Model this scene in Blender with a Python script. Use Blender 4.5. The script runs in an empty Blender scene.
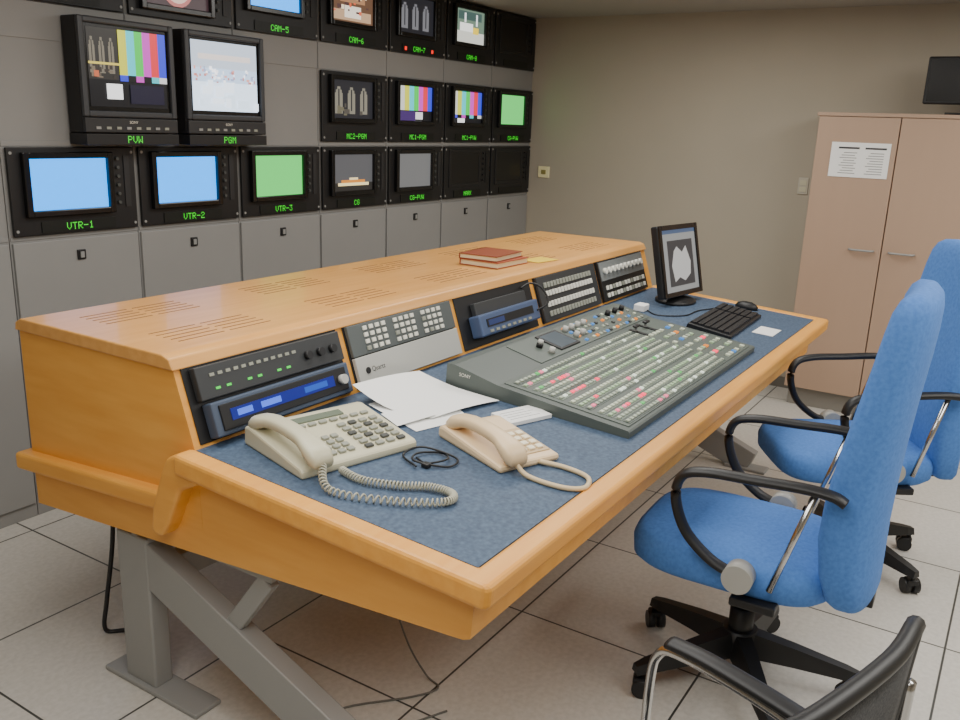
import bpy, bmesh, math, random
from mathutils import Vector, Matrix
random.seed(7)
# ------------------------------------------------------------------ helpers
def lin(c):
    c=c/255.0
    return c/12.92 if c<=0.04045 else ((c+0.055)/1.055)**2.4
MC={}
def mat(name,rgb,rough=0.5,metal=0.0,noise=0.0,nscale=20.0,bump=0.0,stretch=(1,1,1),rgb2=None,coat=0.0,spec=0.5):
    if name in MC: return MC[name]
    m=bpy.data.materials.new(name); m.use_nodes=True; nt=m.node_tree
    b=nt.nodes['Principled BSDF']; col=tuple(lin(x) for x in rgb)+(1,)
    b.inputs['Base Color'].default_value=col; b.inputs['Roughness'].default_value=rough
    b.inputs['Metallic'].default_value=metal; b.inputs['Coat Weight'].default_value=coat
    b.inputs['Specular IOR Level'].default_value=spec
    if noise>0 or bump>0:
        tc=nt.nodes.new('ShaderNodeTexCoord'); mp=nt.nodes.new('ShaderNodeMapping'); mp.inputs['Scale'].default_value=stretch
        n=nt.nodes.new('ShaderNodeTexNoise'); n.inputs['Scale'].default_value=nscale; n.inputs['Detail'].default_value=4
        nt.links.new(tc.outputs['Object'],mp.inputs[0]); nt.links.new(mp.outputs[0],n.inputs['Vector'])
        if noise>0:
            cr=nt.nodes.new('ShaderNodeValToRGB')
            if rgb2: c2=tuple(lin(x) for x in rgb2)+(1,)
            else: c2=tuple(max(0,x*(1-noise)) for x in col[:3])+(1,)
            cr.color_ramp.elements[0].position=.3; cr.color_ramp.elements[1].position=.7
            cr.color_ramp.elements[0].color=c2; cr.color_ramp.elements[1].color=col
            nt.links.new(n.outputs['Fac'],cr.inputs[0]); nt.links.new(cr.outputs[0],b.inputs['Base Color'])
        if bump>0:
            bp=nt.nodes.new('ShaderNodeBump'); bp.inputs['Strength'].default_value=bump; bp.inputs['Distance'].default_value=.003
            nt.links.new(n.outputs['Fac'],bp.inputs['Height']); nt.links.new(bp.outputs[0],b.inputs['Normal'])
    MC[name]=m; return m
def emi(rgb,s=1.2):
    name='lit_%d_%d_%d_%d'%(rgb[0],rgb[1],rgb[2],int(s*100))
    if name in MC: return MC[name]
    m=bpy.data.materials.new(name); m.use_nodes=True; b=m.node_tree.nodes['Principled BSDF']
    c=tuple(lin(x) for x in rgb)+(1,)
    b.inputs['Base Color'].default_value=tuple(x*.3 for x in c[:3])+(1,); b.inputs['Emission Color'].default_value=c
    b.inputs['Emission Strength'].default_value=s; b.inputs['Roughness'].default_value=.3
    MC[name]=m; return m
def frame(o,x,y,z):
    return Matrix(((x[0],y[0],z[0],o[0]),(x[1],y[1],z[1],o[1]),(x[2],y[2],z[2],o[2]),(0,0,0,1)))
def cr(pts,n=8,closed=False):
    P=[Vector(p) for p in pts]; out=[]; N=len(P)
    for i in range(N if closed else N-1):
        if closed: a,b,c,d=P[(i-1)%N],P[i],P[(i+1)%N],P[(i+2)%N]
        else: a,b,c,d=P[max(i-1,0)],P[i],P[i+1],P[min(i+2,N-1)]
        for k in range(n):
            t=k/n
            out.append(.5*((2*b)+(c-a)*t+(2*a-5*b+4*c-d)*t*t+(3*b-a-3*c+d)*t**3))
    if not closed: out.append(P[-1])
    return out
GL={'A':"01110100011000111111100011000110001",'C':"01110100011000010000100001000101110",'G':"01110100011000010111100011000101110",'K':"10001100101010011000101001001010001",'M':"10001110111010110101100011000110001",'P':"11110100011000111110100001000010000",'R':"11110100011000111110101001001010001",'S':"01111100001000001110000010000111110",'T':"11111001000010000100001000010000100",'V':"10001100011000110001100010101000100",'W':"10001100011000110101101011101110001",'-':"00000000000000011111000000000000000",'1':"00100011000010000100001000010001110",'2':"01110100010000100110010001000011111",'3':"11111000100010000010000011000101110",'4':"00010001100101010010111110001000010",'5':"11111100001111000001000011000101110",'6':"00110010001000011110100011000101110",'7':"11111000010001000100010000100001000",'8':"01110100011000101110100011000101110"}
class MB:
    def __init__(s): s.bm=bmesh.new(); s.mats=[]
    def mi(s,m):
        if m not in s.mats: s.mats.append(m)
        return s.mats.index(m)
    def _add(s,t,m,M=None,smooth=False):
        if M is not None: bmesh.ops.transform(t,matrix=M,verts=t.verts)
        i=s.mi(m)
        for f in t.faces: f.material_index=i; f.smooth=smooth
        me=bpy.data.meshes.new('tmp'); t.to_mesh(me); t.free(); s.bm.from_mesh(me); bpy.data.meshes.remove(me)
    def box(s,lo,hi,m,bev=0,M=None,seg=2):
        t=bmesh.new(); bmesh.ops.create_cube(t,size=1)
        c=[(a+b)/2 for a,b in zip(lo,hi)]; d=[abs(b-a) for a,b in zip(lo,hi)]
        bmesh.ops.scale(t,vec=d,verts=t.verts); bmesh.ops.translate(t,vec=c,verts=t.verts)
        if bev>0: bmesh.ops.bevel(t,geom=t.edges[:],offset=min(bev,min(d)*.49),segments=seg,affect='EDGES',profile=.5)
        s._add(t,m,M); return s
    def prism(s,pts,vec,m,bev=0,M=None,seg=2):
        t=bmesh.new(); vs=[t.verts.new(p) for p in pts]; f=t.faces.new(vs)
        r=bmesh.ops.extrude_face_region(t,geom=[f]); nv=[e for e in r['geom'] if isinstance(e,bmesh.types.BMVert)]
        bmesh.ops.translate(t,vec=vec,verts=nv); bmesh.ops.recalc_face_normals(t,faces=t.faces)
        if bev>0: bmesh.ops.bevel(t,geom=t.edges[:],offset=bev,segments=seg,affect='EDGES',profile=.5)
        s._add(t,m,M); return s
    def cyl(s,p0,p1,r,m,r2=None,seg=20,M=None,smooth=True):
        r2=r if r2 is None else r2
        p0=Vector(p0);p1=Vector(p1);d=(p1-p0).normalized(); a=d.orthogonal().normalized(); b=d.cross(a)
        t=bmesh.new(); R=[]
        for p,q in((p0,r),(p1,r2)):
            R.append([t.verts.new(p+(a*math.cos(k*2*math.pi/seg)+b*math.sin(k*2*math.pi/seg))*q) for k in range(seg)])
        for k in range(seg): t.faces.new((R[0][k],R[0][(k+1)%seg],R[1][(k+1)%seg],R[1][k]))
        t.faces.new(R[0][::-1]); t.faces.new(R[1])
        bmesh.ops.recalc_face_normals(t,faces=t.faces)
        i=s.mi(m)
        if M is not None: bmesh.ops.transform(t,matrix=M,verts=t.verts)
        for f in t.faces: f.material_index=i; f.smooth=smooth and len(f.verts)==4
        me=bpy.data.meshes.new('tmp'); t.to_mesh(me); t.free(); s.bm.from_mesh(me); bpy.data.meshes.remove(me); return s
    def tube(s,pts,r,m,seg=10,M=None,rb=None,closed=False,up=None):
        P=[Vector(p) for p in pts]; n=len(P); t=bmesh.new(); R=[]; a=None
        for i,p in enumerate(P):
            if closed: d=(P[(i+1)%n]-P[i-1]).normalized()
            else: d=(P[min(i+1,n-1)]-P[max(i-1,0)]).normalized()
            if up is not None: a=(Vector(up)-d*d.dot(Vector(up))).normalized()
            else:
                a=d.orthogonal().normalized() if a is None else (a-d*d.dot(a)).normalized()
            b=d.cross(a); q=rb or r
            R.append([t.verts.new(p+a*math.cos(k*2*math.pi/seg)*r+b*math.sin(k*2*math.pi/seg)*q) for k in range(seg)])
        for i in range(n if closed else n-1):
            A,B=R[i],R[(i+1)%n]
            for k in range(seg): t.faces.new((A[k],A[(k+1)%seg],B[(k+1)%seg],B[k]))
        if not closed: t.faces.new(R[0][::-1]); t.faces.new(R[-1])
        bmesh.ops.recalc_face_normals(t,faces=t.faces)
        s._add(t,m,M,True); return s
    def loft(s,rings,m,M=None,smooth=True):
        t=bmesh.new(); R=[[t.verts.new(p) for p in r] for r in rings]; n=len(R[0])
        for A,B in zip(R,R[1:]):
            for k in range(n): t.faces.new((A[k],A[(k+1)%n],B[(k+1)%n],B[k]))
        t.faces.new(R[0][::-1]); t.faces.new(R[-1]); bmesh.ops.recalc_face_normals(t,faces=t.faces)
        s._add(t,m,M,smooth); return s
    def quad(s,pts,m,M=None):
        t=bmesh.new(); t.faces.new([t.verts.new(p) for p in pts]); s._add(t,m,M); return s
    def led(s,txt,x,y,h,m,M):
        d=h/7.0; w=len(txt)*6*d-d; x0=x-w/2
        for ch in txt:
            g=GL.get(ch)
            if g:
                for i,b in enumerate(g):
                    if b=='1':
                        cx=x0+(i%5)*d; cy=y+(6-i//5)*d
                        s.quad([(cx,cy,0),(cx+d*.9,cy,0),(cx+d*.9,cy+d*.9,0),(cx,cy+d*.9,0)],m,M)
            x0+=6*d
        return s
    def text(s,body,size,m,M):
        cu=bpy.data.curves.new('t','FONT'); cu.body=body; cu.size=size; cu.align_x='CENTER'
        ob=bpy.data.objects.new('t',cu); bpy.context.collection.objects.link(ob)
        dg=bpy.context.evaluated_depsgraph_get(); me=bpy.data.meshes.new_from_object(ob.evaluated_get(dg))
        t=bmesh.new(); t.from_mesh(me); bpy.data.objects.remove(ob); bpy.data.meshes.remove(me); s._add(t,m,M); return s
    def xf(s,M): bmesh.ops.transform(s.bm,matrix=M,verts=s.bm.verts); return s
    def mesh(s,name):
        me=bpy.data.meshes.new(name); s.bm.to_mesh(me); s.bm.free()
        for m in s.mats: me.materials.append(m)
        return me
def link(o): bpy.context.collection.objects.link(o); return o
def thing(name,label,cat,M=None,group=None,mb=None):
    o=bpy.data.objects.new(name,mb.mesh(name) if mb else None)
    if mb is None: o.empty_display_size=.1
    if M is not None: o.matrix_world=M
    o['label']=label; o['category']=cat
    if group: o['group']=group
    return link(o)
def part(par,name,mb,label=None,M=None,kind=None):
    o=bpy.data.objects.new(name,mb if isinstance(mb,bpy.types.Mesh) else mb.mesh(name)); link(o); o.parent=par
    if M is not None: o.matrix_basis=M
    if label: o['label']=label
    if kind: o['kind']=kind
    return o
def each(par,name,mb,locs,M=None):
    me=mb.mesh(name); M=M or Matrix.Identity(4)
    for l in locs: part(par,name,me,M=M@T(l))
def clone(top,M,label=None):
    def rec(o,p):
        c=o.copy(); bpy.context.collection.objects.link(c)
        if p is not None: c.parent=p
        for ch in list(o.children): rec(ch,c)
        return c
    c=rec(top,None); c.matrix_world=M
    if label: c['label']=label
    return c
T=Matrix.Translation
def Rz(a): return Matrix.Rotation(math.radians(a),4,'Z')
def structure(name,mb): o=bpy.data.objects.new(name,mb.mesh(name)); link(o); o['kind']='structure'; return o
def ring(cx,cy,z,a,b,n=32,e=2.5):
    out=[]
    for k in range(n):
        t=2*math.pi*k/n; c,s_=math.cos(t),math.sin(t)
        out.append((cx+a*abs(c)**(2/e)*(1 if c>=0 else -1),cy+b*abs(s_)**(2/e)*(1 if s_>=0 else -1),z))
    return out
def buttons(par,name,items,M=None,maxind=100):
    M=M or Matrix.Identity(4); cache={}
    items=sorted(items,key=lambda it:(par.matrix_world@M@Vector(it[0])).length)
    rest=None
    for i,(c,sz,m) in enumerate(items):
        if i<maxind:
            key=(sz,m.name)
            if key not in cache: cache[key]=MB().box([-sz[0]/2,-sz[1]/2,0],[sz[0]/2,sz[1]/2,sz[2]],m,bev=min(sz)*.2,seg=1).mesh(name)
            part(par,name,cache[key],M=M@T(c))
        else:
            rest=rest or MB(); rest.box([c[0]-sz[0]/2,c[1]-sz[1]/2,c[2]],[c[0]+sz[0]/2,c[1]+sz[1]/2,c[2]+sz[2]],m,M=M)
    if rest: part(par,name,rest,kind='stuff')
# ------------------------------------------------------------------ camera
f=868.0
dX=Vector((570,215,-f)).normalized(); dY=Vector((-1430,288,-f)); dY=(dY-dX*dY.dot(dX)).normalized(); dZ=dX.cross(dY)
cam=bpy.data.objects.new('camera',bpy.data.cameras.new('camera')); link(cam)
R=Matrix((dX,dY,dZ)); cam.matrix_world=T((0,0,1.6))@R.to_4x4()
cam.data.sensor_width=36; cam.data.lens=36*f/960; cam.data.clip_start=.02
bpy.context.scene.camera=cam
# ------------------------------------------------------------------ materials
wood=mat('honey_wood',(236,170,78),.45,noise=.25,nscale=7,stretch=(.6,6,6),rgb2=(228,157,64),coat=.05)
woodtop=mat('honey_wood_top',(222,164,92),.38,noise=.2,nscale=7,stretch=(.6,6,6),rgb2=(212,152,78),coat=.1)
woodend=mat('honey_wood_end',(236,171,79),.45,noise=.25,nscale=6,stretch=(4,.7,5),rgb2=(226,157,65),coat=.05)
bluetop=mat('blue_linoleum',(80,100,124),.6,noise=.4,nscale=90,rgb2=(54,72,96))
steel=mat('grey_steel',(150,150,148),.45,metal=.1)
black=mat('black_plastic',(24,24,26),.45); blackg=mat('black_gloss',(16,16,18),.2)
rackgrey=mat('rack_grey_paint',(142,141,139),.55,noise=.06,nscale=3)
rackdoor=mat('rack_door_paint',(146,145,143),.5,noise=.05,nscale=3)
fabric=mat('blue_fabric',(84,136,212),.85,noise=.12,nscale=90,bump=.2,rgb2=(72,122,198))
chrome=mat('chrome',(200,200,200),.2,metal=1.0)
cream=mat('cream_plastic',(200,195,168),.4); beige=mat('beige_plastic',(230,203,162),.4)
keygrey=mat('grey_key',(150,152,140),.5); keywhite=mat('white_key',(228,226,214),.5); keydark=mat('dark_key',(70,72,70),.5)
paper=mat('paper_white',(240,240,238),.8); ink=mat('ink',(60,60,62),.8); inkl=mat('ink_light',(140,140,140),.8)
green=emi((60,230,50),1.2)
# ------------------------------------------------------------------ room
YW=3.214; XR=5.72; ZC=2.335
fl=bpy.data.materials.new('floor_tiles'); fl.use_nodes=True; nt=fl.node_tree; b=nt.nodes['Principled BSDF']
tc=nt.nodes.new('ShaderNodeTexCoord'); mp=nt.nodes.new('ShaderNodeMapping'); mp.inputs['Location'].default_value=(-(2.33-.62*6),-(1.25-.62*8),0)
br=nt.nodes.new('ShaderNodeTexBrick'); br.offset=0; br.squash=1; br.inputs['Scale'].default_value=1
br.inputs['Brick Width'].default_value=.62; br.inputs['Row Height'].default_value=.62; br.inputs['Mortar Size'].default_value=.004; br.inputs['Mortar Smooth'].default_value=.3
br.inputs['Color1'].default_value=(.65,.62,.57,1); br.inputs['Color2'].default_value=(.62,.59,.54,1); br.inputs['Mortar'].default_value=(.06,.06,.055,1)
no=nt.nodes.new('ShaderNodeTexNoise'); no.inputs['Scale'].default_value=60; no.inputs['Detail'].default_value=5
rp=nt.nodes.new('ShaderNodeValToRGB'); rp.color_ramp.elements[0].position=.35; rp.color_ramp.elements[0].color=(.88,.88,.87,1); rp.color_ramp.elements[1].position=.65; rp.color_ramp.elements[1].color=(1,1,1,1)
mx=nt.nodes.new('ShaderNodeMix'); mx.data_type='RGBA'; mx.blend_type='MULTIPLY'; mx.inputs[0].default_value=1
nt.links.new(tc.outputs['Object'],mp.inputs[0]); nt.links.new(mp.outputs[0],br.inputs['Vector']); nt.links.new(tc.outputs['Object'],no.inputs['Vector'])
nt.links.new(no.outputs['Fac'],rp.inputs[0]); nt.links.new(br.outputs['Color'],mx.inputs[6]); nt.links.new(rp.outputs[0],mx.inputs[7]); nt.links.new(mx.outputs[2],b.inputs['Base Color'])
b.inputs['Roughness'].default_value=.33
wallm=mat('wall_paint',(177,168,151),.8,noise=.05,nscale=2); ceilm=mat('ceiling_paint',(162,158,150),.9)
structure('floor',MB().box((-1.5,-2.3,-.1),(XR+.1,3.95,0),fl))
structure('ceiling',MB().box((-1.5,-2.3,ZC),(XR+.1,3.95,ZC+.1),ceilm))
structure('wall_right',MB().box((XR,-2.3,0),(XR+.1,3.95,ZC),wallm))
structure('wall_back',MB().box((-1.5,3.87,0),(XR,3.97,ZC),wallm))
structure('wall_left',MB().box((-1.6,-2.3,0),(-1.5,3.95,ZC),wallm))
structure('wall_front',MB().box((-1.5,-2.4,0),(XR,-2.3,ZC),wallm))
structure('baseboard_right',MB().box((XR-.012,-2.3,0),(XR-.001,3.2,.07),mat('baseboard_grey',(110,106,98),.6)))
# ------------------------------------------------------------------ racks
for k in range(-1,7):
    x0=1.80+.56*k; c=thing('equipment_cabinet','tall grey steel equipment cabinet in the monitor wall','cabinet',T((x0+.28,YW,0)),'grey equipment cabinets of the monitor wall')
    part(c,'body',MB().box((-.2785,.003,.0),(.2785,.62,2.325),rackgrey,bev=.002))
    d=part(c,'door',MB().box((-.272,-.008,.06),(.272,.003,1.105),rackdoor,bev=.003))
    part(d,'handle',MB().box((-.018,-.016,1.02),(.018,-.007,1.06),black,bev=.003).box((-.008,-.020,1.028),(.008,-.014,1.052),steel))
    for za,zb in ((1.113,1.128),(1.462,1.482),(1.845,1.975)): part(c,'filler_panel',MB().box((-.276,-.001,za),(.276,.004,zb),rackgrey,bev=.001))
BL=(0,150,255); GR=(84,200,96)
def bars(x0,y0,x1,y1,cols): 
    w=(x1-x0)/len(cols); return [(x0+i*w,y0,x0+(i+1)*w,y1,c) for i,c in enumerate(cols)]
BARC=[(190,190,180),(190,190,60),(60,190,200),(50,190,70),(190,60,180),(205,50,60),(50,60,200)]
def rnd(n,x0,y0,x1,y1,cols,s=.06,seed=1):
    r=random.Random(seed); o=[]
    for i in range(n):
        x=r.uniform(x0,x1);y=r.uniform(y0,y1);w=r.uniform(.3,1)*s;h=r.uniform(.3,1)*s
        o.append((x,y,min(x+w,1),min(y+h,1),r.choice(cols)))
    return o
def arches(col,bg,x0=0,y0=0,x1=1,y1=1,n=4):
    o=[(0,0,1,1,bg)]; st=.92/n; w=st*.6
    for i in range(n):
        x=.06+i*st; o+= [(x,.12,x+w,.66,col),(x+w*.12,.66,x+w*.88,.74,col),(x+w*.3,.74,x+w*.7,.82,col),(x+w*.42,.2,x+w*.58,.76,bg)]
    return [(x0+(x1-x0)*a,y0+(y1-y0)*b_,x0+(x1-x0)*c,y0+(y1-y0)*d,e) for a,b_,c,d,e in o]
CONT={
'blue':[(0,0,1,1,BL)],'green':[(0,0,1,1,GR)],
'bars':[(0,0,1,1,(20,20,24))]+bars(0.04,.3,1,1,BARC)+[(.04,.0,.5,.28,(60,40,90)),(.5,.05,.72,.26,(210,210,210))],
'bars2':[(0,0,1,1,(20,20,24))]+bars(0,.25,1,.98,BARC)+bars(0,.15,1,.25,[(60,60,200),(20,20,20),(180,60,170),(20,20,20),(60,180,190),(20,20,20),(190,190,190)])+[(.15,0,.4,.14,(230,230,230))],
'pvw':[(0,0,1,1,(14,14,18))]+arches((104,98,86),(40,38,36),0,.35,.38,1,3)+rnd(16,0,.36,.33,.5,[(80,70,60),(100,90,76),(50,44,40)],.06,3)+[(0,.54,.38,.57,(190,172,80)),(.06,.38,.12,.46,(170,90,60))]+bars(.38,.42,1,1,BARC[1:])+bars(.38,.34,1,.42,[(50,60,190),(20,20,20),(180,60,170),(20,20,20),(60,180,190),(200,200,200)])+[(.2,.1,.4,.3,(235,235,235)),(.5,.05,.95,.3,(24,22,40))],
'pgm':[(0,0,1,1,(170,190,215)),(0,.62,1,1,(165,176,190)),(0,0,1,.42,(205,222,240)),(.1,.74,.9,.82,(195,185,180))]+rnd(60,0,.40,.95,.60,[(225,225,230),(200,140,130),(240,240,245),(140,150,180),(170,110,105)],.05,5)+rnd(12,0,.0,.95,.3,[(220,232,245),(200,218,234)],.2,8),
'dark1':arches((112,108,96),(34,34,38),n=3)+rnd(8,.1,.05,.8,.3,[(90,86,70),(70,66,60)],.14,4),
'arch':arches((100,100,104),(30,30,34),n=3),
'warm':[(0,0,1,1,(90,66,50)),(.2,.5,.8,1,(150,110,80)),(.28,.6,.72,.9,(200,170,130)),(.05,.05,.95,.3,(170,140,110)),(.3,.12,.7,.42,(215,205,190))]+rnd(14,0,.2,.9,.7,[(200,90,60),(230,210,180),(70,50,50)],.12,9),
'studio':[(0,0,1,1,(96,116,100)),(0,0,1,.35,(190,190,180)),(.15,.35,.6,.6,(225,225,220)),(.6,.3,.8,.5,(220,190,60)),(.1,.7,.9,.95,(60,80,76)),(.3,.62,.36,.9,(220,225,225)),(.7,.55,.76,.9,(220,225,225))],
'boat':[(0,0,1,1,(74,74,76)),(0,0,1,.22,(40,38,36)),(.12,.14,.9,.22,(230,210,150)),(.2,.22,.8,.3,(190,120,50)),(.4,.3,.62,.36,(220,200,150))],
'grey':[(0,0,1,1,(92,92,92))],'clock':[(0,0,1,1,(50,34,38))],
'off':None}
offm=mat('dark_tube_glass',(15,15,17),.3)
def screen_mb(cont,x0,z0,x1,z1,y,s=1.7):
    mb=MB()
    if CONT[cont] is None: mb.quad([(x0,y,z0),(x1,y,z0),(x1,y,z1),(x0,y,z1)],offm); return mb
    if cont=='blue': s=2.6
    if cont=='pgm': s=2.3
    for i,(a,b_,c,d,col) in enumerate(CONT[cont]):
        yy=y-.0001*i
        X0=x0+(x1-x0)*a;X1=x0+(x1-x0)*c;Z0=z0+(z1-z0)*b_;Z1=z0+(z1-z0)*d
        mb.quad([(X0,yy,Z0),(X1,yy,Z0),(X1,yy,Z1),(X0,yy,Z1)],emi(col,s))
    if cont=='clock':
        for j,(r,col) in enumerate(((.42,(190,110,105)),(.34,(225,190,175)),(.12,(190,70,70)))):
            cx,cz=(x0+x1)/2,z0+(z1-z0)*.42; R_=r*(z1-z0)
            mb.quad([(cx+R_*math.cos(a*math.pi/12),y-.001-.0003*j,cz+R_*math.sin(a*math.pi/12)) for a in range(24)],emi(col,1.2))
    return mb
def fr(mb,x0,z0,x1,z1,w,ya,yb,m,bev=.003):
    mb.box((x0,ya,z0),(x0+w,yb,z1),m,bev); mb.box((x1-w,ya,z0),(x1,yb,z1),m,bev)
    mb.box((x0+w-.001,ya,z0),(x1-w+.001,yb,z0+w),m,bev); mb.box((x0+w-.001,ya,z1-w),(x1-w+.001,yb,z1),m,bev)
DESC={'blue':'showing a plain bright blue screen','green':'showing a plain green screen','bars':'showing colour bars','bars2':'showing colour bars','dark1':'showing a dim interior picture','arch':'showing a dim row of arches','warm':'showing a warm lit studio desk','studio':'showing a pale studio set','boat':'showing a pale strip on grey','grey':'showing plain grey','clock':'showing a pinkish round shape','off':'switched off'}
darkp=mat('dark_panel',(40,40,42),.5); strip_m=mat('label_strip',(10,14,10),.5)
def monitor(k,zb,h,cont,lab,red=False,low=0):
    xc=1.80+.56*k+.28; off=cont=='off'
    t=thing('rack_monitor','black rack-mounted video monitor '+DESC[cont],'monitor',T((xc,YW-.011,zb)),'small rack-mounted monitors')
    bd=MB().box((-.268,-.006,0),(.268,.008,h),black,bev=.003)
    for x in (-.255,.255):
        for z in (.02,h-.02): bd.cyl((x,-.009,z),(x,-.005,z),.006,steel,seg=8)
    part(t,'body',bd)
    sx0,sx1,sz0,sz1=-.19,.135,h-.24-low,h-.035-low
    bz=MB(); fr(bz,sx0-.03,sz0-.018,sx1+.02,sz1+.018,.024,-.012 if off else -.03,-.005,black if off else blackg,.004)
    part(t,'bezel',bz)
    part(t,'screen',screen_mb(cont,sx0-.005,sz0+.005,sx1-.003,sz1-.005,-.008 if off else -.012))
    each(t,'knob',MB().cyl((0,-.016,0),(0,-.005,0),.007,black if off else keydark,seg=10),[(.185,0,sz0+.02+i*.035) for i in range(6)])
    part(t,'side_strip',MB().box((.215,-.010,sz0),(.24,-.004,sz1),black if off else darkp))
    if not low:
        lb=MB().box((-.16,-.010,.008),(.16,-.004,.05),strip_m)
        Mx=frame((0,-.0105,0),(1,0,0),(0,0,1),(0,-1,0))
        if lab: lb.led(lab,0,.014,.028,green,Mx)
        if red:
            r=emi((255,40,30),1.5)
            for x in (-.13,.13): lb.quad([(x-.01,.016,0),(x+.01,.016,0),(x+.01,.036,0),(x-.01,.036,0)],r,Mx)
        part(t,'caption_strip',lb,'black strip with green lit lettering' if lab else None)
for k,(c,l) in enumerate([('blue','VTR-1'),('blue','VTR-2'),('green','VTR-3'),('boat','CG'),('grey','CG-PVW'),('off','MARK'),('off','')]): monitor(k,1.13,.328,c,l)
for k,c,l in [(3,'dark1','MC2-PGM'),(4,'bars','MC1-PGM'),(5,'bars2','MC1-PVW'),(6,'green','CG-PVW')]: monitor(k,1.485,.355,c,l)
for k,(c,l) in enumerate([('off',''),('clock',''),('blue','CAM-5'),('warm','CAM-6'),('arch','CAM-7'),('studio','CAM-8'),('off','')]): monitor(k,1.978,.345,c,l,red=(k==4),low=.06 if k==1 else 0)
bezg=mat('bezel_grey',(58,60,64),.4)
for i,(xc,hw,c,l,ds) in enumerate([(2.29,.214,'pvw','PVW','showing colour bars beside a dim picture'),(2.782,.222,'pgm','PGM','showing a bright crowded hall')]):
    t=thing('broadcast_monitor','large black broadcast picture monitor '+ds,'monitor',T((xc,YW-.005,1.47)),'large broadcast monitors')
    part(t,'body',MB().box((-hw,-.09,.045),(hw,0,.47),black,bev=.006))
    bz=MB(); fr(bz,-hw,.105,hw,.47,.024,-.108,-.089,bezg,.006); part(t,'bezel',bz,'slim dark grey bezel')
    part(t,'tube_surround',MB().box((-hw+.023,-.094,.128),(hw-.023,-.089,.447),blackg))
    sw=hw-.038
    part(t,'screen',screen_mb(c,-sw,.145,sw,.433,-.0955))
    cp=MB().box((-hw,-.108,.047),(hw,-.09,.103),darkp,bev=.004)
    for j in range(8): cp.box((-.17+j*.045,-.111,.06),(-.15+j*.045,-.106,.07),keygrey if j%3 else steel)
    cp.text('SONY',.015,keywhite,frame((0,-.1085,.083),(1,0,0),(0,0,1),(0,-1,0)))
    part(t,'control_strip',cp)
    lb=MB().box((-hw,-.11,0),(hw,0,.043),black,bev=.002).led(l,0,.008,.028,green,frame((0,-.1105,0),(1,0,0),(0,0,1),(0,-1,0)))
    part(t,'caption_strip',lb,'black strip with green lit lettering')
# ------------------------------------------------------------------ desk
XA,XB=1.321,4.30
desk=thing('control_desk','long honey-coloured wooden control desk with blue worktop','desk',T((2.8,1.6,0)))
D=lambda x,y,z:(x-2.8,y-1.6,z)
pu=[(2.35,.60),(2.35,.995),(2.343,1.018),(2.322,1.03),(1.735,1.03),(1.714,1.022),(1.70,1.0),(1.632,.80),(1.62,.60)]
part(desk,'housing',MB().prism([D(XA,y,z) for y,z in pu],(XB-XA,0,0),wood).prism([D(XA-.004,y,z) for y,z in pu],(.004,0,0),woodend))
pl=[(2.349,.615),(1.640,.615),(1.630,.799),(.81,.748),(.822,.59),(.84,.582),(2.345,.472)]
part(desk,'body',MB().prism([D(XA-.0035,y,z) for y,z in pl],(XB-XA,0,0),woodend))
part(desk,'top_board',MB().prism([D(XA-.012,y,z) for y,z in [(2.36,.998),(2.355,1.022),(2.33,1.034),(1.73,1.034),(1.705,1.026),(1.69,.998)]],(XB-XA+.024,0,0),woodtop,bev=.004))
vs=MB()
for j in range(5):
    for yr in (1.80,2.10):
        x0=1.321+.1+j*.585
        for r in range(5):
            for q in range(2):
                xs=x0+q*.17; y=yr+r*.03
                vs.box(D(xs,y,1.0335),D(xs+.15,y+.004,1.0348),mat('slot_dark',(120,84,52),.8))
part(desk,'vent_slots',vs,kind='stuff')
S0=Vector((XA,.812,.754)); sv=Vector((0,.798,.05)).normalized(); sn=Vector((1,0,0)).cross(sv)
WT=frame(S0,(1,0,0),sv,sn); DT=T((-2.8,-1.6,0))
part(desk,'worktop_surface',MB().box((0,0,-.006),(XB-XA,.83,0),bluetop,M=DT@WT),'dark blue linoleum work surface')
L=XB-XA
part(desk,'worktop_edge',MB().prism([(-.06,-.05,0.004),(-.05,-.062,0.004),(L+.05,-.062,.004),(L+.06,-.05,.004),(L+.06,.84,.004),(L,.84,.004),(L,0,.004),(0,0,.004),(0,.84,.004),(-.06,.84,.004)],(0,0,-.056),wood,bev=.012,seg=3,M=DT@WT),'rounded honey-wood edging')
def rail(x0,x1,y0,z0,y1,z1,h):
    return MB().prism([D(x0,y0,z0-h/2),D(x0,y0,z0+h/2),D(x0,y1,z1+h/2),D(x0,y1,z1-h/2)],(x1-x0,0,0),woodend,bev=.011,seg=3)
part(desk,'moulding',rail(1.282,1.33,2.385,.608,1.74,.652,.052),'rounded honey-wood moulding')
part(desk,'moulding',MB().box(D(1.30,2.34,.585),D(4.3,2.385,.635),wood,bev=.011),'rounded honey-wood moulding')
hk=[(1.66,.802),(1.60,.79),(1.58,.742),(1.645,.71),(1.70,.60),(1.725,.565),(1.75,.562),(1.765,.578),(1.755,.64),(1.715,.74),(1.69,.785)]
part(desk,'moulding',MB().prism([D(1.272,y,z) for y,z in hk],(.056,0,0),woodend,bev=.010,seg=3),'wedge-shaped end of the wooden edging')
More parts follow.
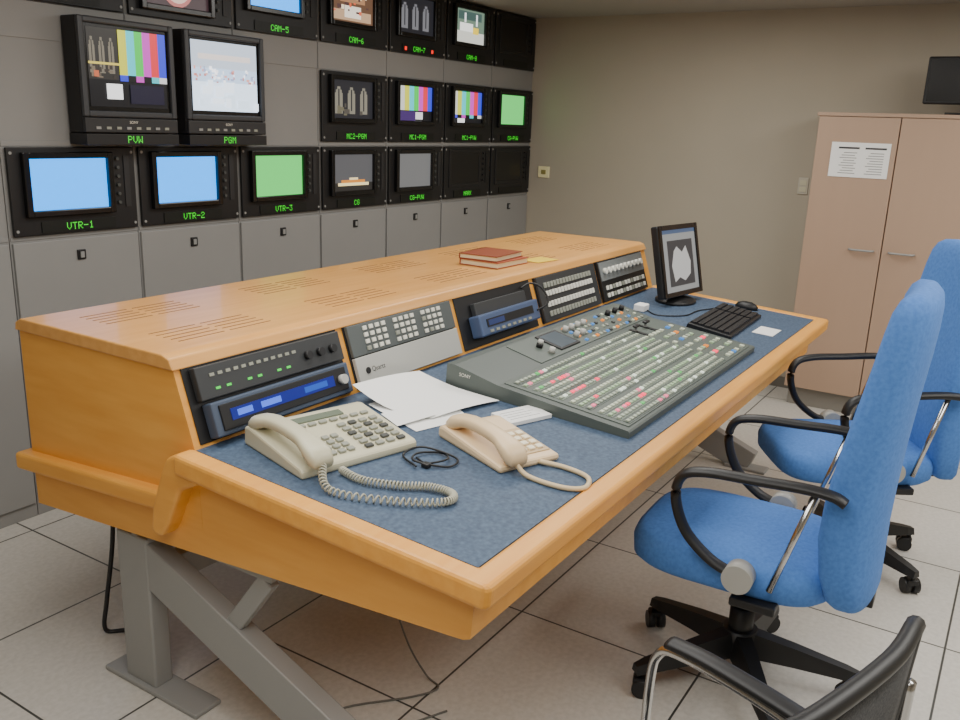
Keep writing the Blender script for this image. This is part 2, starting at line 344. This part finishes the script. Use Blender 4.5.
def leg(x):
    mb=MB()
    mb.box(D(x-.02,1.885,.012),D(x+.04,2.015,.48),steel,bev=.006)
    def beam(y0,z0,y1,z1,w,xa,xb):
        d=Vector((y1-y0,z1-z0)).normalized(); n=Vector((-d.y,d.x))*w/2
        mb.prism([D(xa,y0+n.x,z0+n.y),D(xa,y1+n.x,z1+n.y),D(xa,y1-n.x,z1-n.y),D(xa,y0-n.x,z0-n.y)],(xb-xa,0,0),steel,bev=.004)
    beam(1.97,.43,.98,.03,.13,x-.018,x+.038)
    beam(1.62,.26,1.44,.50,.05,x-.01,x+.02)
    mb.box(D(x-.035,1.70,0),D(x+.055,2.10,.015),steel,bev=.005)
    mb.box(D(x-.035,.90,0),D(x+.055,1.10,.015),steel,bev=.005)
    mb.box(D(x-.01,1.42,.50),D(x+.03,2.1,.53),steel)
    return mb
part(desk,'leg',leg(1.36),'grey steel A-shaped leg'); part(desk,'leg',leg(4.12),'grey steel A-shaped leg')
part(desk,'crossbar',MB().box(D(1.38,1.90,.30),D(4.10,1.95,.38),steel,bev=.004))
pvv=Vector((0,.068,.2)).normalized(); pn=Vector((1,0,0)).cross(pvv)
PT=lambda x: frame((x,1.632,.802),(1,0,0),pvv,pn)
plate=mat('black_panel',(22,22,24),.5); devgrey=mat('dark_device',(52,54,56),.45); devlight=mat('light_device',(184,184,178),.4)
bays=[1.335,1.925,2.515,3.095,3.68]; BW=[.56,.555,.545,.555,.53]
for x,w in zip(bays,BW): part(desk,'bay_panel',MB().box((0,.012,0.0),(w,.208,.004),plate,bev=.002,M=DT@PT(x)),'black blanking panel')
o=thing('video_processor','black rack unit with green level lights','rack unit',PT(1.335)@T((0,0,.005)))
part(o,'body',MB().box((.02,.115,0),(.545,.20,.022),devgrey,bev=.003))
each(o,'knob',MB().cyl((0,0,0),(0,0,.014),.012,black,seg=14),[(.40+i*.05,.155,.022) for i in range(3)])
each(o,'indicator',MB().box((0,0,0),(.014,.006,.0015),emi((70,230,80),1.2)),[(.07+i*.035,.135,.022) for i in range(9) if i%3!=2])
each(o,'button',MB().box((0,0,0),(.014,.008,.0025),keygrey),[(.06+i*.026,.17,.022) for i in range(12)])
o=thing('audio_embedder','blue-grey rack unit with lit blue display','rack unit',PT(1.335)@T((0,0,.005)))
part(o,'body',MB().box((.03,.018,0),(.535,.106,.035),mat('blue_grey_device',(72,84,104),.4),bev=.004).box((.05,.03,.034),(.515,.096,.04),plate,bev=.002))
part(o,'display',MB().box((.08,.050,.039),(.46,.08,.0415),emi((24,40,150),.7)).box((.10,.057,.041),(.15,.073,.042),emi((80,120,255),1.2)).box((.18,.057,.041),(.25,.073,.042),emi((80,120,255),1.2)).box((.34,.057,.041),(.43,.073,.042),emi((40,90,200),.9)),'lit blue display')
part(o,'knob',MB().cyl((.49,.062,.04),(.49,.062,.056),.014,devlight,seg=16))
o=thing('router_panel','grey rack panel with rows of white push buttons','rack unit',PT(1.925)@T((0,0,.005)))
part(o,'body',MB().box((.005,.108,0),(.55,.204,.012),mat('grey_panel',(84,90,90),.45),bev=.002))
it=[]
for r in range(4):
    for c in range(14):
        if c in (4,9) : continue
        it.append(((.08+c*.03,.125+r*.021,.012),(.017,.013,.006),keywhite if (r*7+c*3)%11 else keygrey))
buttons(o,'button',it)
o=thing('power_supply_unit','plain light grey rack unit with small logo','rack unit',PT(1.925)@T((0,0,.005)))
part(o,'body',MB().box((.005,.014,0),(.55,.105,.014),devlight,bev=.002).cyl((.05,.06,.012),(.05,.06,.017),.010,plate,seg=16).text('Quartz',.022,plate,frame((.10,.053,.0145),(1,0,0),(0,1,0),(0,0,1))))
o=thing('intercom_unit','blue and silver unit with small display and loose cable','rack unit',PT(2.515)@T((0,0,.005)))
part(o,'body',MB().box((.06,.045,0),(.49,.125,.05),mat('blue_silver',(86,104,140),.35,metal=.3),bev=.006).box((.09,.120,0),(.46,.17,.02),devgrey,bev=.003))
part(o,'display',MB().box((.10,.075,.049),(.44,.105,.052),plate).box((.11,.08,.051),(.22,.10,.0525),emi((40,60,110),.7)))
each(o,'button',MB().box((0,0,0),(.02,.009,.004),keygrey),[(.11+i*.04,.055,.05) for i in range(8)])
part(o,'cable',MB().tube(cr([(.47,.08,.05),(.52,.1,.08),(.53,.16,.06),(.50,.19,.03),(.45,.18,.012)],6),.004,black,seg=8))
o=thing('switcher_panel','black rack panel with rows of white push buttons','rack unit',PT(3.095)@T((0,0,.005)))
part(o,'body',MB().box((.005,.014,0),(.55,.204,.012),devgrey,bev=.002))
it=[]
for r,y in enumerate((.045,.085,.13,.165)):
    for c in range(16): it.append(((.06+c*.028,y,.012),(.02,.022,.006),keywhite if r in(1,2) else keygrey))
buttons(o,'button',it)
o=thing('intercom_keypanel','black rack panel with round knobs and push buttons','rack unit',PT(3.68)@T((0,0,.005)))
part(o,'body',MB().box((.005,.014,0),(.525,.204,.012),plate,bev=.002).box((.01,.11,.011),(.52,.198,.016),mat('light_strip',(120,124,124),.5),bev=.001))
each(o,'knob',MB().cyl((0,0,0),(0,0,.014),.014,keywhite,seg=12),[(.05+c*.047,.155,.016) for c in range(10)])
buttons(o,'button',[((.05+c*.036,y,.012),(.022,.02,.006),keywhite if (c+int(y*100))%3 else keygrey) for c in range(13) for y in (.04,.075)])
# ------------------------------------------------------------------ mixer
mixb=mat('mixer_body',(82,90,86),.5); mixp=mat('mixer_panel',(88,97,91),.5); mixr=mat('mixer_row_panel',(120,130,118),.5)
MW=1.27; mxr=thing('vision_mixer','large grey vision mixer panel with rows of lit buttons','mixing console',WT@T((2.185-XA,.05,.001)))
pr=[(0,0,.0),(0,0,.018),(0,.005,.022),(0,.44,.046),(0,.60,.074),(0,.63,.072),(0,.63,.0)]
part(mxr,'body',MB().prism(pr,(MW,0,0),mixb).text('SONY',.016,keywhite,frame((-.001,.56,.042),(0,-1,0),(0,0,1),(-1,0,0))))
a1=math.atan2(.024,.435); F1=frame((0,.005,.022),(1,0,0),(0,math.cos(a1),math.sin(a1)),(0,-math.sin(a1),math.cos(a1)))
a2=math.atan2(.028,.16); F2=frame((0,.44,.046),(1,0,0),(0,math.cos(a2),math.sin(a2)),(0,-math.sin(a2),math.cos(a2)))
rows=[.024,.052,.080,.108,.148,.176,.204,.244,.272,.300,.328,.368,.398]
pp=MB().box((.03,.010,0),(MW-.03,.43,.003),mixp,bev=.001,M=F1)
for i,y in enumerate(rows): pp.box((.05,y-.008,.002),(.95,y+.013,.0045),mixr if i%4 else mixp,M=F1)
part(mxr,'panel',pp)
part(mxr,'panel',MB().box((.30,.012,0),(MW-.03,.155,.003),mixp,bev=.001,M=F2))
redl=emi((255,60,90),2.2); pinkl=emi((255,120,150),1.5); grl=emi((110,220,120),.8); whl=emi((245,255,235),1.2)
orl=emi((255,150,60),1.0); bll=emi((90,150,220),.8)
bc=[mat('button_white',(204,212,190),.4),mat('button_grey',(172,182,164),.4),mat('button_green',(170,196,160),.4)]
rr=random.Random(11); it=[]
for i,y in enumerate(rows):
    for c in range(36):
        m=bc[(i+c//12)%3] if i%4 else bc[1]
        q=rr.random()
        if q<.06: m=whl
        elif q<.08: m=grl
        elif q<.08+.10*max(0,1-c/16): m=pinkl
        if i==10 and c in (4,6,7): m=redl
        if i==7 and c in (3,5,6,10): m=redl
        if i==5 and c in (4,): m=redl
        if i==2 and c in (5,9,10): m=redl
        it.append(((.062+c*.0250,y+.003,.0045),(.016,.011,.005),m))
for i in range(7):
    for c in range(7):
        if (i+c)%5:
            m=bc[(i*c)%3]
            if (i,c) in((1,1),(3,5)): m=redl
            if (i,c) in((2,2),(5,4)): m=orl
            if (i,c) in((4,2),(6,5),(0,3)): m=bll
            it.append(((.985+c*.036,.03+i*.05,.003),(.022,.016,.006),m))
buttons(mxr,'button',it,M=F1)
it=[]
for i in range(4):
    for c in range(38):
        x=.06+c*.031
        if x<.66: continue
        if (i*c)%5==1 or rr.random()<.2: continue
        it.append(((x,.03+i*.034,.003),(.015,.011,.006),[bc[1],keygrey,bll,keydark,bc[0],orl][(i*3+c)%6]))
buttons(mxr,'button',it,M=F2,maxind=0)
part(mxr,'display',MB().box((.48,.03,.002),(.63,.145,.008),plate,bev=.002,M=F2).box((.495,.04,.0075),(.615,.135,.0085),emi((80,94,104),.6),M=F2),'small flat display')
part(mxr,'joystick',MB().cyl((.42,.09,.003),(.42,.09,.02),.012,black,M=F2).cyl((.42,.09,.019),(.42,.09,.03),.012,devlight,M=F2,r2=.009))
each(mxr,'knob',MB().cyl((0,0,0),(0,0,.02),.012,devlight,r2=.010),[(x,y,.003) for x,y in ((.67,.12),(.72,.12),(.77,.12),(.82,.12),(.67,.07),(.72,.07),(.42,.04))],M=F2)
each(mxr,'knob',MB().cyl((0,0,0),(0,0,.02),.012,black,r2=.010),[(x,.12,.003) for x in(1.05,1.12,1.19)],M=F2)
for x,y in ((1.08,.40),(.98,.40)):
    part(mxr,'fader_lever',MB().box((x-.010,y-.06,.003),(x+.010,y+.02,.006),plate,M=F1).box((x-.004,y-.01,.004),(x+.004,y,.025),steel,M=F1).box((x-.022,y-.014,.022),(x+.022,y+.004,.032),black,bev=.004,M=F1))
# ------------------------------------------------------------------ telephones
def handset(par,m,M,Lh=.21,w=.045,k=1.0):
    rs=[]
    for i in range(17):
        t=i/16; y=(t-.5)*Lh; e=abs(t-.5)*2
        h=(.022+.016*max(0,(e-.6)/.4))*k; z=.022*(1-e**2)-.012*max(0,(e-.55)/.45); ww=w*(.72+.28*min(1,max(0,(e-.4)/.3)))
        if i in(0,16): h*=.55; ww*=.8
        rs.append([(p[0],y,z+p[1]) for p in ring(0,0,0,ww/2,h/2*1.2,16,3.2)])
    return part(par,'handset',MB().loft(rs,m),M=M)
def coil(mb,path,R_,r,m,turns,M=None):
    P=cr(path,40); n=len(P); out=[]; N=turns*10
    for i in range(N+1):
        q=i/N*(n-1); k=min(int(q),n-2); p=P[k].lerp(P[k+1],q-k); d=(P[k+1]-P[k]).normalized(); s=Vector((0,0,1)); b=d.cross(s).normalized()
        a=i/10*2*math.pi; out.append(p+(s*math.sin(a)+b*math.cos(a))*R_)
    mb.tube(out,r,m,seg=5,M=M)
def W(x,y,z=0): return WT@T((x-XA,(y-.812)/.998,z))
PX,PY,PA=1.565,1.42,-13
ph=thing('desk_telephone','grey-cream office telephone with many keys and coiled cord','telephone',W(PX,PY)@Rz(PA))
part(ph,'body',MB().prism([(-.17,-.13,0),(-.17,-.13,.018),(-.17,-.12,.025),(-.17,.11,.052),(-.17,.13,.047),(-.17,.13,0)],(.352,0,0),cream,bev=.006))
ap=math.atan2(.027,.23); FP=frame((0,-.12,.025),(1,0,0),(0,math.cos(ap),math.sin(ap)),(0,-math.sin(ap),math.cos(ap)))
it=[]
for r in range(4):
    for c in range(3): it.append(((-.060+c*.027,.025+r*.024,.001),(.019,.015,.006),keygrey))
for r in range(6):
    for c in range(4): it.append(((.045+c*.034,.018+r*.024,.001),(.023,.014,.006),keygrey if (r+c)%3 else keydark))
for c in range(7): it.append(((-.055+c*.033,.172,.001),(.023,.012,.006),keygrey))
buttons(ph,'key',it,M=FP)
part(ph,'display',MB().box((-.06,.190,0),(.09,.216,.004),mat('lcd_grey',(110,120,105),.2),M=FP))
handset(ph,cream,T((-.135,-.02,.062)),.295,.066,1.1)
pw=[(1.36,1.235),(1.414,1.10),(1.49,1.01),(1.535,1.02),(1.53,1.08),(1.484,1.142),(1.45,1.22),(1.46,1.29)]
A_=math.radians(-PA); path=[(-.135,-.16,.045)]
for x,y in pw: dx,dy=x-PX,y-PY; path.append((dx*math.cos(A_)-dy*math.sin(A_),dx*math.sin(A_)+dy*math.cos(A_),.012))
cd=MB(); coil(cd,path,.008,.0024,mat('cord_cream',(180,178,160),.5),78)
part(ph,'cord',cd,'coiled cream cord')
ph=thing('beige_telephone','beige slim desk telephone with plain cord','telephone',W(1.865,1.10)@Rz(-20))
part(ph,'body',MB().prism([(-.10,-.135,0),(-.10,-.135,.018),(-.10,.12,.036),(-.10,.137,.03),(-.10,.137,0)],(.20,0,0),beige,bev=.008))
ap=math.atan2(.018,.255); FP=frame((0,-.135,.018),(1,0,0),(0,math.cos(ap),math.sin(ap)),(0,-math.sin(ap),math.cos(ap)))
kw=mat('key_cream',(240,228,200),.4)
part(ph,'keypad_plate',MB().box((-.008,.03,0),(.09,.165,.003),mat('keypad_tan',(200,174,134),.5),bev=.001,M=FP))
buttons(ph,'key',[((.012+c*.028,.05+r*.028,.003),(.020,.017,.006),kw) for r in range(4) for c in range(3)],M=FP)
handset(ph,beige,T((-.058,-.015,.048)),.28,.068,1.2)
part(ph,'cord',MB().tube(cr([(-.06,-.13,.04),(-.055,-.18,.009),(-.02,-.27,.007),(.03,-.30,.007),(.08,-.26,.007),(.07,-.19,.007),(.03,-.135,.01)],10),.0065,mat('cord_beige',(214,192,152),.5),seg=8),'plain beige cord')
e=MB()
pts=[(1.72,1.22),(1.70,1.17),(1.76,1.14),(1.80,1.19),(1.74,1.23),(1.68,1.20),(1.73,1.12),(1.79,1.13),(1.78,1.24),(1.71,1.26),(1.66,1.18)]
e.tube(cr([((x-1.74)*.85,(y-1.19)*.9,.004+.004*(i%3)) for i,(x,y) in enumerate(pts)],8),.0028,black,seg=6).box((-.05,-.03,0),(-.03,-.01,.012),black,bev=.003)
thing('earphones','tangled black earphones with thin cable','earphones',W(1.672,1.185,.001),mb=e)
def sheet(name,label,corners,bend,grp=None,n=10,mt=None):
    mb=MB(); t=bmesh.new(); G=[]
    a,b_,c,d=[Vector(p) for p in corners]
    for i in range(n+1):
        r=[]
        for j in range(n+1):
            u,v=i/n,j/n; p=(a*(1-u)+b_*u)*(1-v)+(d*(1-u)+c*u)*v; z=bend(u,v)
            r.append(t.verts.new((p.x-a.x,p.y-a.y,z)))
        G.append(r)
    for i in range(n):
        for j in range(n): t.faces.new((G[i][j],G[i+1][j],G[i+1][j+1],G[i][j+1]))
    mb._add(t,mt or paper,None,True)
    return thing(name,label,'paper',W(a.x,a.y,0),grp,mb=mb)
sheet('paper_sheet','loose white paper sheet on the blue worktop',[(1.80,1.32),(1.99,1.27),(2.13,1.50),(1.86,1.54)],lambda u,v:.002+.004*v,'loose papers on the desk')
sheet('paper_sheet','large curled white paper sheet leaning on the rack panels',[(1.90,1.34),(2.17,1.28),(2.17,1.585),(1.84,1.585)],lambda u,v:.007+.08*max(0,v-.45)**1.5*(1.6-u)+.006*math.sin(u*3),'loose papers on the desk')
sheet('paper_sheet','folded white paper sheet near the telephones',[(1.78,1.37),(1.92,1.34),(1.97,1.43),(1.82,1.46)],lambda u,v:.009+.004*u,'loose papers on the desk')
nb=MB().box((0,0,0),(.16,.09,.012),paper,bev=.001)
for i in range(4): nb.box((.015,.02+i*.016,.0115),(.13-.02*(i%2),.022+i*.016,.0123),inkl)
thing('notepad','small white notepad against the mixer','notepad',W(2.02,1.15,.001)@Rz(-18),mb=nb)
thing('paper_note','small white paper note beside the keyboard','paper',W(3.77,.87,.001),mb=MB().box((0,0,0),(.15,.09,.002),paper))
# ------------------------------------------------------------------ screen, keyboard, mouse
lc=thing('computer_monitor','black flat computer monitor with pale screen picture','computer monitor',W(4.07,1.385,.0)@Rz(-8))
part(lc,'stand',MB().loft([ring(0,.04,z,a,b_,24,2.2) for z,a,b_ in ((0,.12,.09),(.012,.12,.09),(.02,.10,.07),(.03,.04,.03))],black).box((-.03,.05,.02),(.03,.075,.16),black,bev=.006))
TL=T((0,0,.04))@Matrix.Rotation(math.radians(-16),4,'X')
part(lc,'casing',MB().box((-.19,0,0),(.19,.04,.345),black,bev=.008,M=TL))
mb=MB(); fr(mb,-.19,0,.19,.345,.024,-.008,.001,blackg,.003); part(lc,'bezel',mb.xf(TL))
mb=MB()
def srect(x0,z0,x1,z1,c,l,s=1.0): mb.quad([(x0,-.001-.0002*l,z0),(x1,-.001-.0002*l,z0),(x1,-.001-.0002*l,z1),(x0,-.001-.0002*l,z1)],emi(c,s),TL)
srect(-.166,.024,.166,.321,(140,142,142),0); srect(-.12,.05,.13,.27,(54,56,60),1)
mb.quad([(p[0],-.0015,p[1]) for p in ((-.07,.07),(-.02,.09),(.03,.07),(.09,.10),(.10,.16),(.06,.24),(.02,.21),(-.03,.24),(-.06,.22),(-.09,.15))],emi((180,180,178),1.0),TL)
srect(-.166,.303,.166,.321,(70,90,120),2)
part(lc,'screen',mb,'pale grey screen picture')
kbd=thing('keyboard','black computer keyboard on the blue worktop','keyboard',W(3.56,.99,.001)@Rz(2))
part(kbd,'body',MB().prism([(0,0,0),(0,0,.014),(0,.19,.034),(0,.20,0)],(.54,0,0),black,bev=.003))
ky=MB(); kbm=mat('key_black',(38,38,42),.4)
for r in range(6):
    for c in range(22):
        if c in (15,): continue
        y=.014+r*.029; ky.box((.018+c*.023,y,.012+y*.1),(.038+c*.023,y+.024,.024+y*.1),kbm)
part(kbd,'keys',ky,kind='stuff')
ms=MB().loft([ring(0,0,z,a,b_,20,2.2) for z,a,b_ in ((0,.03,.055),(.012,.031,.056),(.025,.026,.045),(.033,.014,.025))],black)
thing('computer_mouse','small black computer mouse','mouse',W(4.24,1.12,.001),mb=ms)
thing('small_box','small white box beside the rack panels','box',W(3.70,1.44,.001),mb=MB().box((0,0,0),(.07,.05,.03),paper,bev=.004))
thing('monitor_cable','thin black cable lying behind the keyboard','cable',W(3.9,1.25,.004),mb=MB().tube(cr([(-.14,.2,.0),(-.2,.12,0),(-.1,.03,0),(.05,.02,0),(.12,.0,0),(.28,-.05,0)],8),.003,black,seg=6))
def book(label,x,y,z,w,d,h,col,a):
    o=thing('book',label,'book',T((x,y,z))@Rz(a),'books on the desk top'); c=mat('cover_%d_%d'%(col[0],col[2]),col,.5)
    part(o,'cover',MB().box((0,0,0),(w,d,.003),c).box((0,0,h-.003),(w,d,h),c).box((0,d-.004,0),(w,d,h),c))
    part(o,'pages',MB().box((.004,.004,.003),(w-.004,d-.004,h-.003),mat('pages_cream',(222,205,165),.8)))
book('thick book with red-brown cover and cream pages',2.99,1.80,1.0355,.24,.19,.025,(160,76,50),-2)
book('brown hardback lying on another book',3.00,1.81,1.0615,.23,.18,.022,(140,70,44),3)
thing('yellow_paper','small yellow paper beside the books','paper',T((3.26,1.76,1.036))@Rz(-8),mb=MB().box((0,0,0),(.15,.10,.001),mat('yellow_paper',(230,196,50),.7)))
# ------------------------------------------------------------------ office chairs
def office_chair(label,M):
    o=thing('office_chair',label,'chair',M,'blue office chairs')
    part(o,'seat',MB().loft([ring(0,cy,z,a,b_,48,e_) for z,a,b_,cy,e_ in ((.388,.20,.24,.03,3.6),(.392,.225,.268,.03,3.8),(.41,.24,.284,.03,4),(.455,.242,.288,.03,4),(.478,.236,.28,.03,4),(.492,.218,.262,.03,3.8),(.499,.17,.21,.03,3.4),(.502,.08,.1,.03,3))],fabric))
    rings=[]
    for z,hw,cy,th in ((.40,.15,-.308,.05),(.408,.185,-.302,.085),(.43,.205,-.296,.11),(.50,.222,-.285,.13),(.60,.23,-.278,.142),(.72,.232,-.283,.14),(.84,.232,-.296,.128),(.96,.226,-.312,.116),(1.07,.22,-.327,.108),(1.15,.213,-.336,.102),(1.20,.204,-.341,.094),(1.228,.19,-.344,.078),(1.243,.165,-.345,.05),(1.248,.12,-.345,.02)):
        rings.append([(p[0],p[1]+.04*(p[0]/.25)**2*(1 if p[1]>cy else .7),z) for p in ring(0,cy,z,hw,th/2,44,3.2)])
    part(o,'backrest',MB().loft(rings,fabric))
    for s in (-1,1):
        X=.266*s
        arm=part(o,'armrest',MB().tube(cr([(X,-.02,.47),(X,.05,.495),(X,.125,.56),(X,.16,.65),(X,.145,.715),(X,.08,.738),(X,-.04,.745),(X,-.16,.752),(X,-.23,.748),(X,-.26,.735)],6),.013,black,rb=.022,seg=12,up=(0,0,1)))
        part(arm,'strut',MB().cyl((X,-.11,.45),(X,-.19,.745),.009,chrome,seg=12),'thin chrome strut')
        part(arm,'hub_disc',MB().cyl((X-.02*s,-.03,.47),(X+.03*s,-.03,.47),.04,mat('hub_grey',(165,165,160),.4),seg=28),'light grey round hub')
    part(o,'mechanism',MB().box((-.10,-.12,.345),(.10,.12,.393),black,bev=.01).box((-.264,-.13,.375),(.264,-.01,.40),black,bev=.005).box((-.04,-.33,.36),(.04,-.1,.385),black,bev=.004).box((-.035,-.345,.36),(.035,-.325,.46),black,bev=.004))
    part(o,'gas_column',MB().cyl((0,0,.10),(0,0,.24),.036,black,seg=20).cyl((0,0,.239),(0,0,.36),.024,black,seg=20))
    bs=MB().cyl((0,0,.08),(0,0,.17),.05,black,seg=24); ca=[]
    for i in range(5):
        a=math.radians(138+72*i); dx,dy=math.cos(a),math.sin(a); nx,ny=-dy,dx; rr=[]
        for t,w,zt,zb in ((.03,.038,.165,.09),(.16,.032,.14,.085),(.31,.026,.105,.075),(.345,.018,.095,.07)):
            rr.append([(dx*t+nx*w,dy*t+ny*w,zb),(dx*t+nx*w*.6,dy*t+ny*w*.6,zt),(dx*t-nx*w*.6,dy*t-ny*w*.6,zt),(dx*t-nx*w,dy*t-ny*w,zb)])
        bs.loft(rr,black,smooth=False); ca.append((dx*.335,dy*.335,a+1))
    part(o,'star_base',bs)
    cm=MB()
    for s in (-1,1): cm.cyl((s*.006,.015,.028),(s*.028,.015,.028),.028,black,seg=20)
    cm.cyl((0,0,.03),(0,0,.08),.008,black,seg=10).box((-.022,-.012,.035),(.022,.03,.058),black,bev=.006)
    me=cm.mesh('caster')
    for x,y,a in ca: part(o,'caster',me,M=T((x,y,0))@Matrix.Rotation(a,4,'Z'))
    return o
ch=office_chair('blue fabric high-back office chair pulled up to the desk',T((2.40,.54,0))@Rz(2))
clone(ch,T((3.42,.45,0))@Rz(33),'blue fabric high-back office chair beside a storage cabinet')
# black mesh visitor chair
vc=thing('visitor_chair','black mesh-back chair with chrome frame and black arm pads','chair',T((1.185,.403,0))@Rz(-18))
mesh_m=mat('black_mesh',(34,34,36),.7,noise=.6,nscale=300,rgb2=(80,80,80))
rings=[]
for i in range(9):
    t=i/8; x=-.24+.48*t; yb=-.27-.03*(1-(2*t-1)**2)
    rings.append([(x,yb+q[0],q[1]) for q in ((-.005,.52),(.005,.52),(-.025,.90),(-.035,.90))])
part(vc,'backrest',MB().loft(rings,mesh_m),'black mesh backrest')
part(vc,'back_frame',MB().tube(cr([(-.245,-.27,.44),(-.25,-.27,.60),(-.245,-.29,.87),(-.225,-.30,.91),(-.1,-.325,.918),(.1,-.325,.918),(.225,-.30,.91),(.245,-.29,.87),(.25,-.27,.60),(.245,-.27,.44)],6),.014,black,seg=10))
part(vc,'seat',MB().loft([ring(0,-.02,z,a,b_,32,3.2) for z,a,b_ in ((.40,.19,.20),(.41,.22,.23),(.435,.225,.235),(.45,.20,.21))],black))
for s in (-1,1):
    X=.268*s
    part(vc,'frame_side',MB().tube(cr([(.262*s,-.295,.80),(.272*s,-.285,.66),(X,-.255,.60),(X,-.05,.615),(X,.12,.615),(X,.175,.59),(X,.19,.5),(X,.19,.2),(X,.19,.05),(X,.15,.014),(X,-.2,.014),(X,-.24,.014)],6),.010,chrome,seg=10))
    part(vc,'arm_pad',MB().tube(cr([(X,-.20,.628),(X,-.08,.636),(X,.06,.638),(X,.15,.63)],6),.011,black,rb=.022,seg=12,up=(0,0,1)))
part(vc,'crossbar',MB().cyl((-.268,.19,.40),(.268,.19,.40),.01,chrome)); part(vc,'crossbar',MB().cyl((-.268,-.2,.014),(.268,-.2,.014),.01,chrome))
part(vc,'seat_rail',MB().box((-.25,-.27,.385),(-.2,.2,.405),black)); part(vc,'seat_rail',MB().box((.2,-.27,.385),(.25,.2,.405),black))
# ------------------------------------------------------------------ storage cabinet
XC=5.34
beech=mat('pale_beech',(176,148,126),.5,noise=.03,nscale=3,stretch=(3,3,.5)); beechd=mat('beech_side',(156,131,111),.55)
c=thing('storage_cabinet','tall pale beech two-door storage cabinet against the wall','cabinet',T((XC,.70,0)))
part(c,'body',MB().box((.02,-.44,.12),(.37,.43,1.73),beechd,bev=.002).box((.0,-.45,1.715),(.375,.44,1.735),beech,bev=.002))
part(c,'plinth',MB().box((.05,-.42,0),(.36,.41,.12),mat('plinth_grey',(140,136,128),.6)))
for s,a,b_ in ((1,.003,.427),(-1,-.437,-.003)):
    d=part(c,'door',MB().box((0,a,.12),(.018,b_,1.712),beech,bev=.002))
    y0,y1=(.04,.17) if s>0 else (-.17,-.04)
    part(d,'handle',MB().tube(cr([(0,y0,.985),(-.025,y0+.01,.985),(-.028,(y0+y1)/2,.985),(-.025,y1-.01,.985),(0,y1,.985)],4),.006,steel,seg=8),'brushed steel bar handle')
pm=MB().box((-.0015,0,0),(0,.31,.19),paper)
for cc in range(2):
    pm.box((-.002,.02+cc*.14,.155),(-.0015,.13+cc*.14,.165),ink)
    for r in range(9): pm.box((-.002,.03+cc*.14+.01*((r*cc)%2),.02+r*.014),(-.0015,.12+cc*.14-.01*(r%3),.024+r*.014),inkl)
thing('notice','printed white notice taped to the cabinet door','paper',T((XC-.002,.73,1.385)),mb=pm)
tv=thing('television','small black flat television on the cabinet','television',T((XC+.12,.385,1.736)))
part(tv,'stand',MB().box((-.06,-.12,0),(.06,.12,.012),black,bev=.004).box((-.015,-.03,.01),(.015,.03,.08),black))
part(tv,'casing',MB().box((-.02,-.24,.055),(.03,.24,.30),black,bev=.008)); part(tv,'screen',MB().quad([(-.0205,-.225,.07),(-.0205,.225,.07),(-.0205,.225,.285),(-.0205,-.225,.285)],blackg))
o=thing('thermostat_plate','small cream wall plate with yellow label','switch',T((XR,3.08,1.28)))
part(o,'plate',MB().box((-.01,-.045,-.04),(0,.045,.04),mat('plate_cream',(250,240,190),.5),bev=.003)); part(o,'switch',MB().box((-.014,-.018,-.015),(-.01,.018,.015),mat('plate_dark',(150,140,80),.5)))
o=thing('light_switch','small white double light switch','switch',T((XR,1.25,1.30)))
part(o,'plate',MB().box((-.008,-.03,-.05),(0,.03,.05),mat('plate_white',(190,184,168),.5),bev=.002))
each(o,'rocker',MB().box((-.012,-.02,0),(-.008,.02,.03),cream),[(0,0,.005),(0,0,-.035)])
thing('floor_cable','thin grey cable hanging from the desk onto the floor','cable',T((1.8,1.3,.004)),mb=MB().tube(cr([(-.02,.15,.53),(-.01,.12,.35),(.02,.06,.12),(.04,.0,.01),(.02,-.06,0),(-.06,-.02,0),(-.2,.1,0),(-.3,.12,0),(-.33,.04,0),(-.2,-.06,0),(-.05,-.14,0)],8),.003,mat('cable_grey',(110,108,102),.6),seg=6))
thing('power_cable','dark cable bundle hanging beside a grey desk leg','cable',T((1.46,2.22,.006)),mb=MB().tube(cr([(.02,0,.485),(.0,.0,.3),(-.02,.02,.12),(-.02,.04,.01),(.02,.0,0),(.06,-.06,0),(.1,-.02,0)],8),.007,black,seg=8))
# ------------------------------------------------------------------ lights
def area(x,y,z,sx,sy,e,col=(1,.975,.92)):
    l=bpy.data.lights.new('ceiling_lamp','AREA'); l.shape='RECTANGLE'; l.size=sx; l.size_y=sy; l.energy=e; l.color=col
    o=bpy.data.objects.new('ceiling_lamp',l); o.location=(x,y,z); link(o)
area(1.6,1.6,2.31,1.6,1.0,33); area(3.9,1.6,2.31,1.6,1.0,33); area(.2,.4,2.31,1.6,1.2,36); area(2.4,-.9,2.31,1.8,1.2,46); area(4.5,-.6,2.31,1.4,1.2,31)
w=bpy.data.worlds.new('world'); bpy.context.scene.world=w; w.use_nodes=True; w.node_tree.nodes['Background'].inputs[0].default_value=(.8,.85,.9,1); w.node_tree.nodes['Background'].inputs[1].default_value=.1
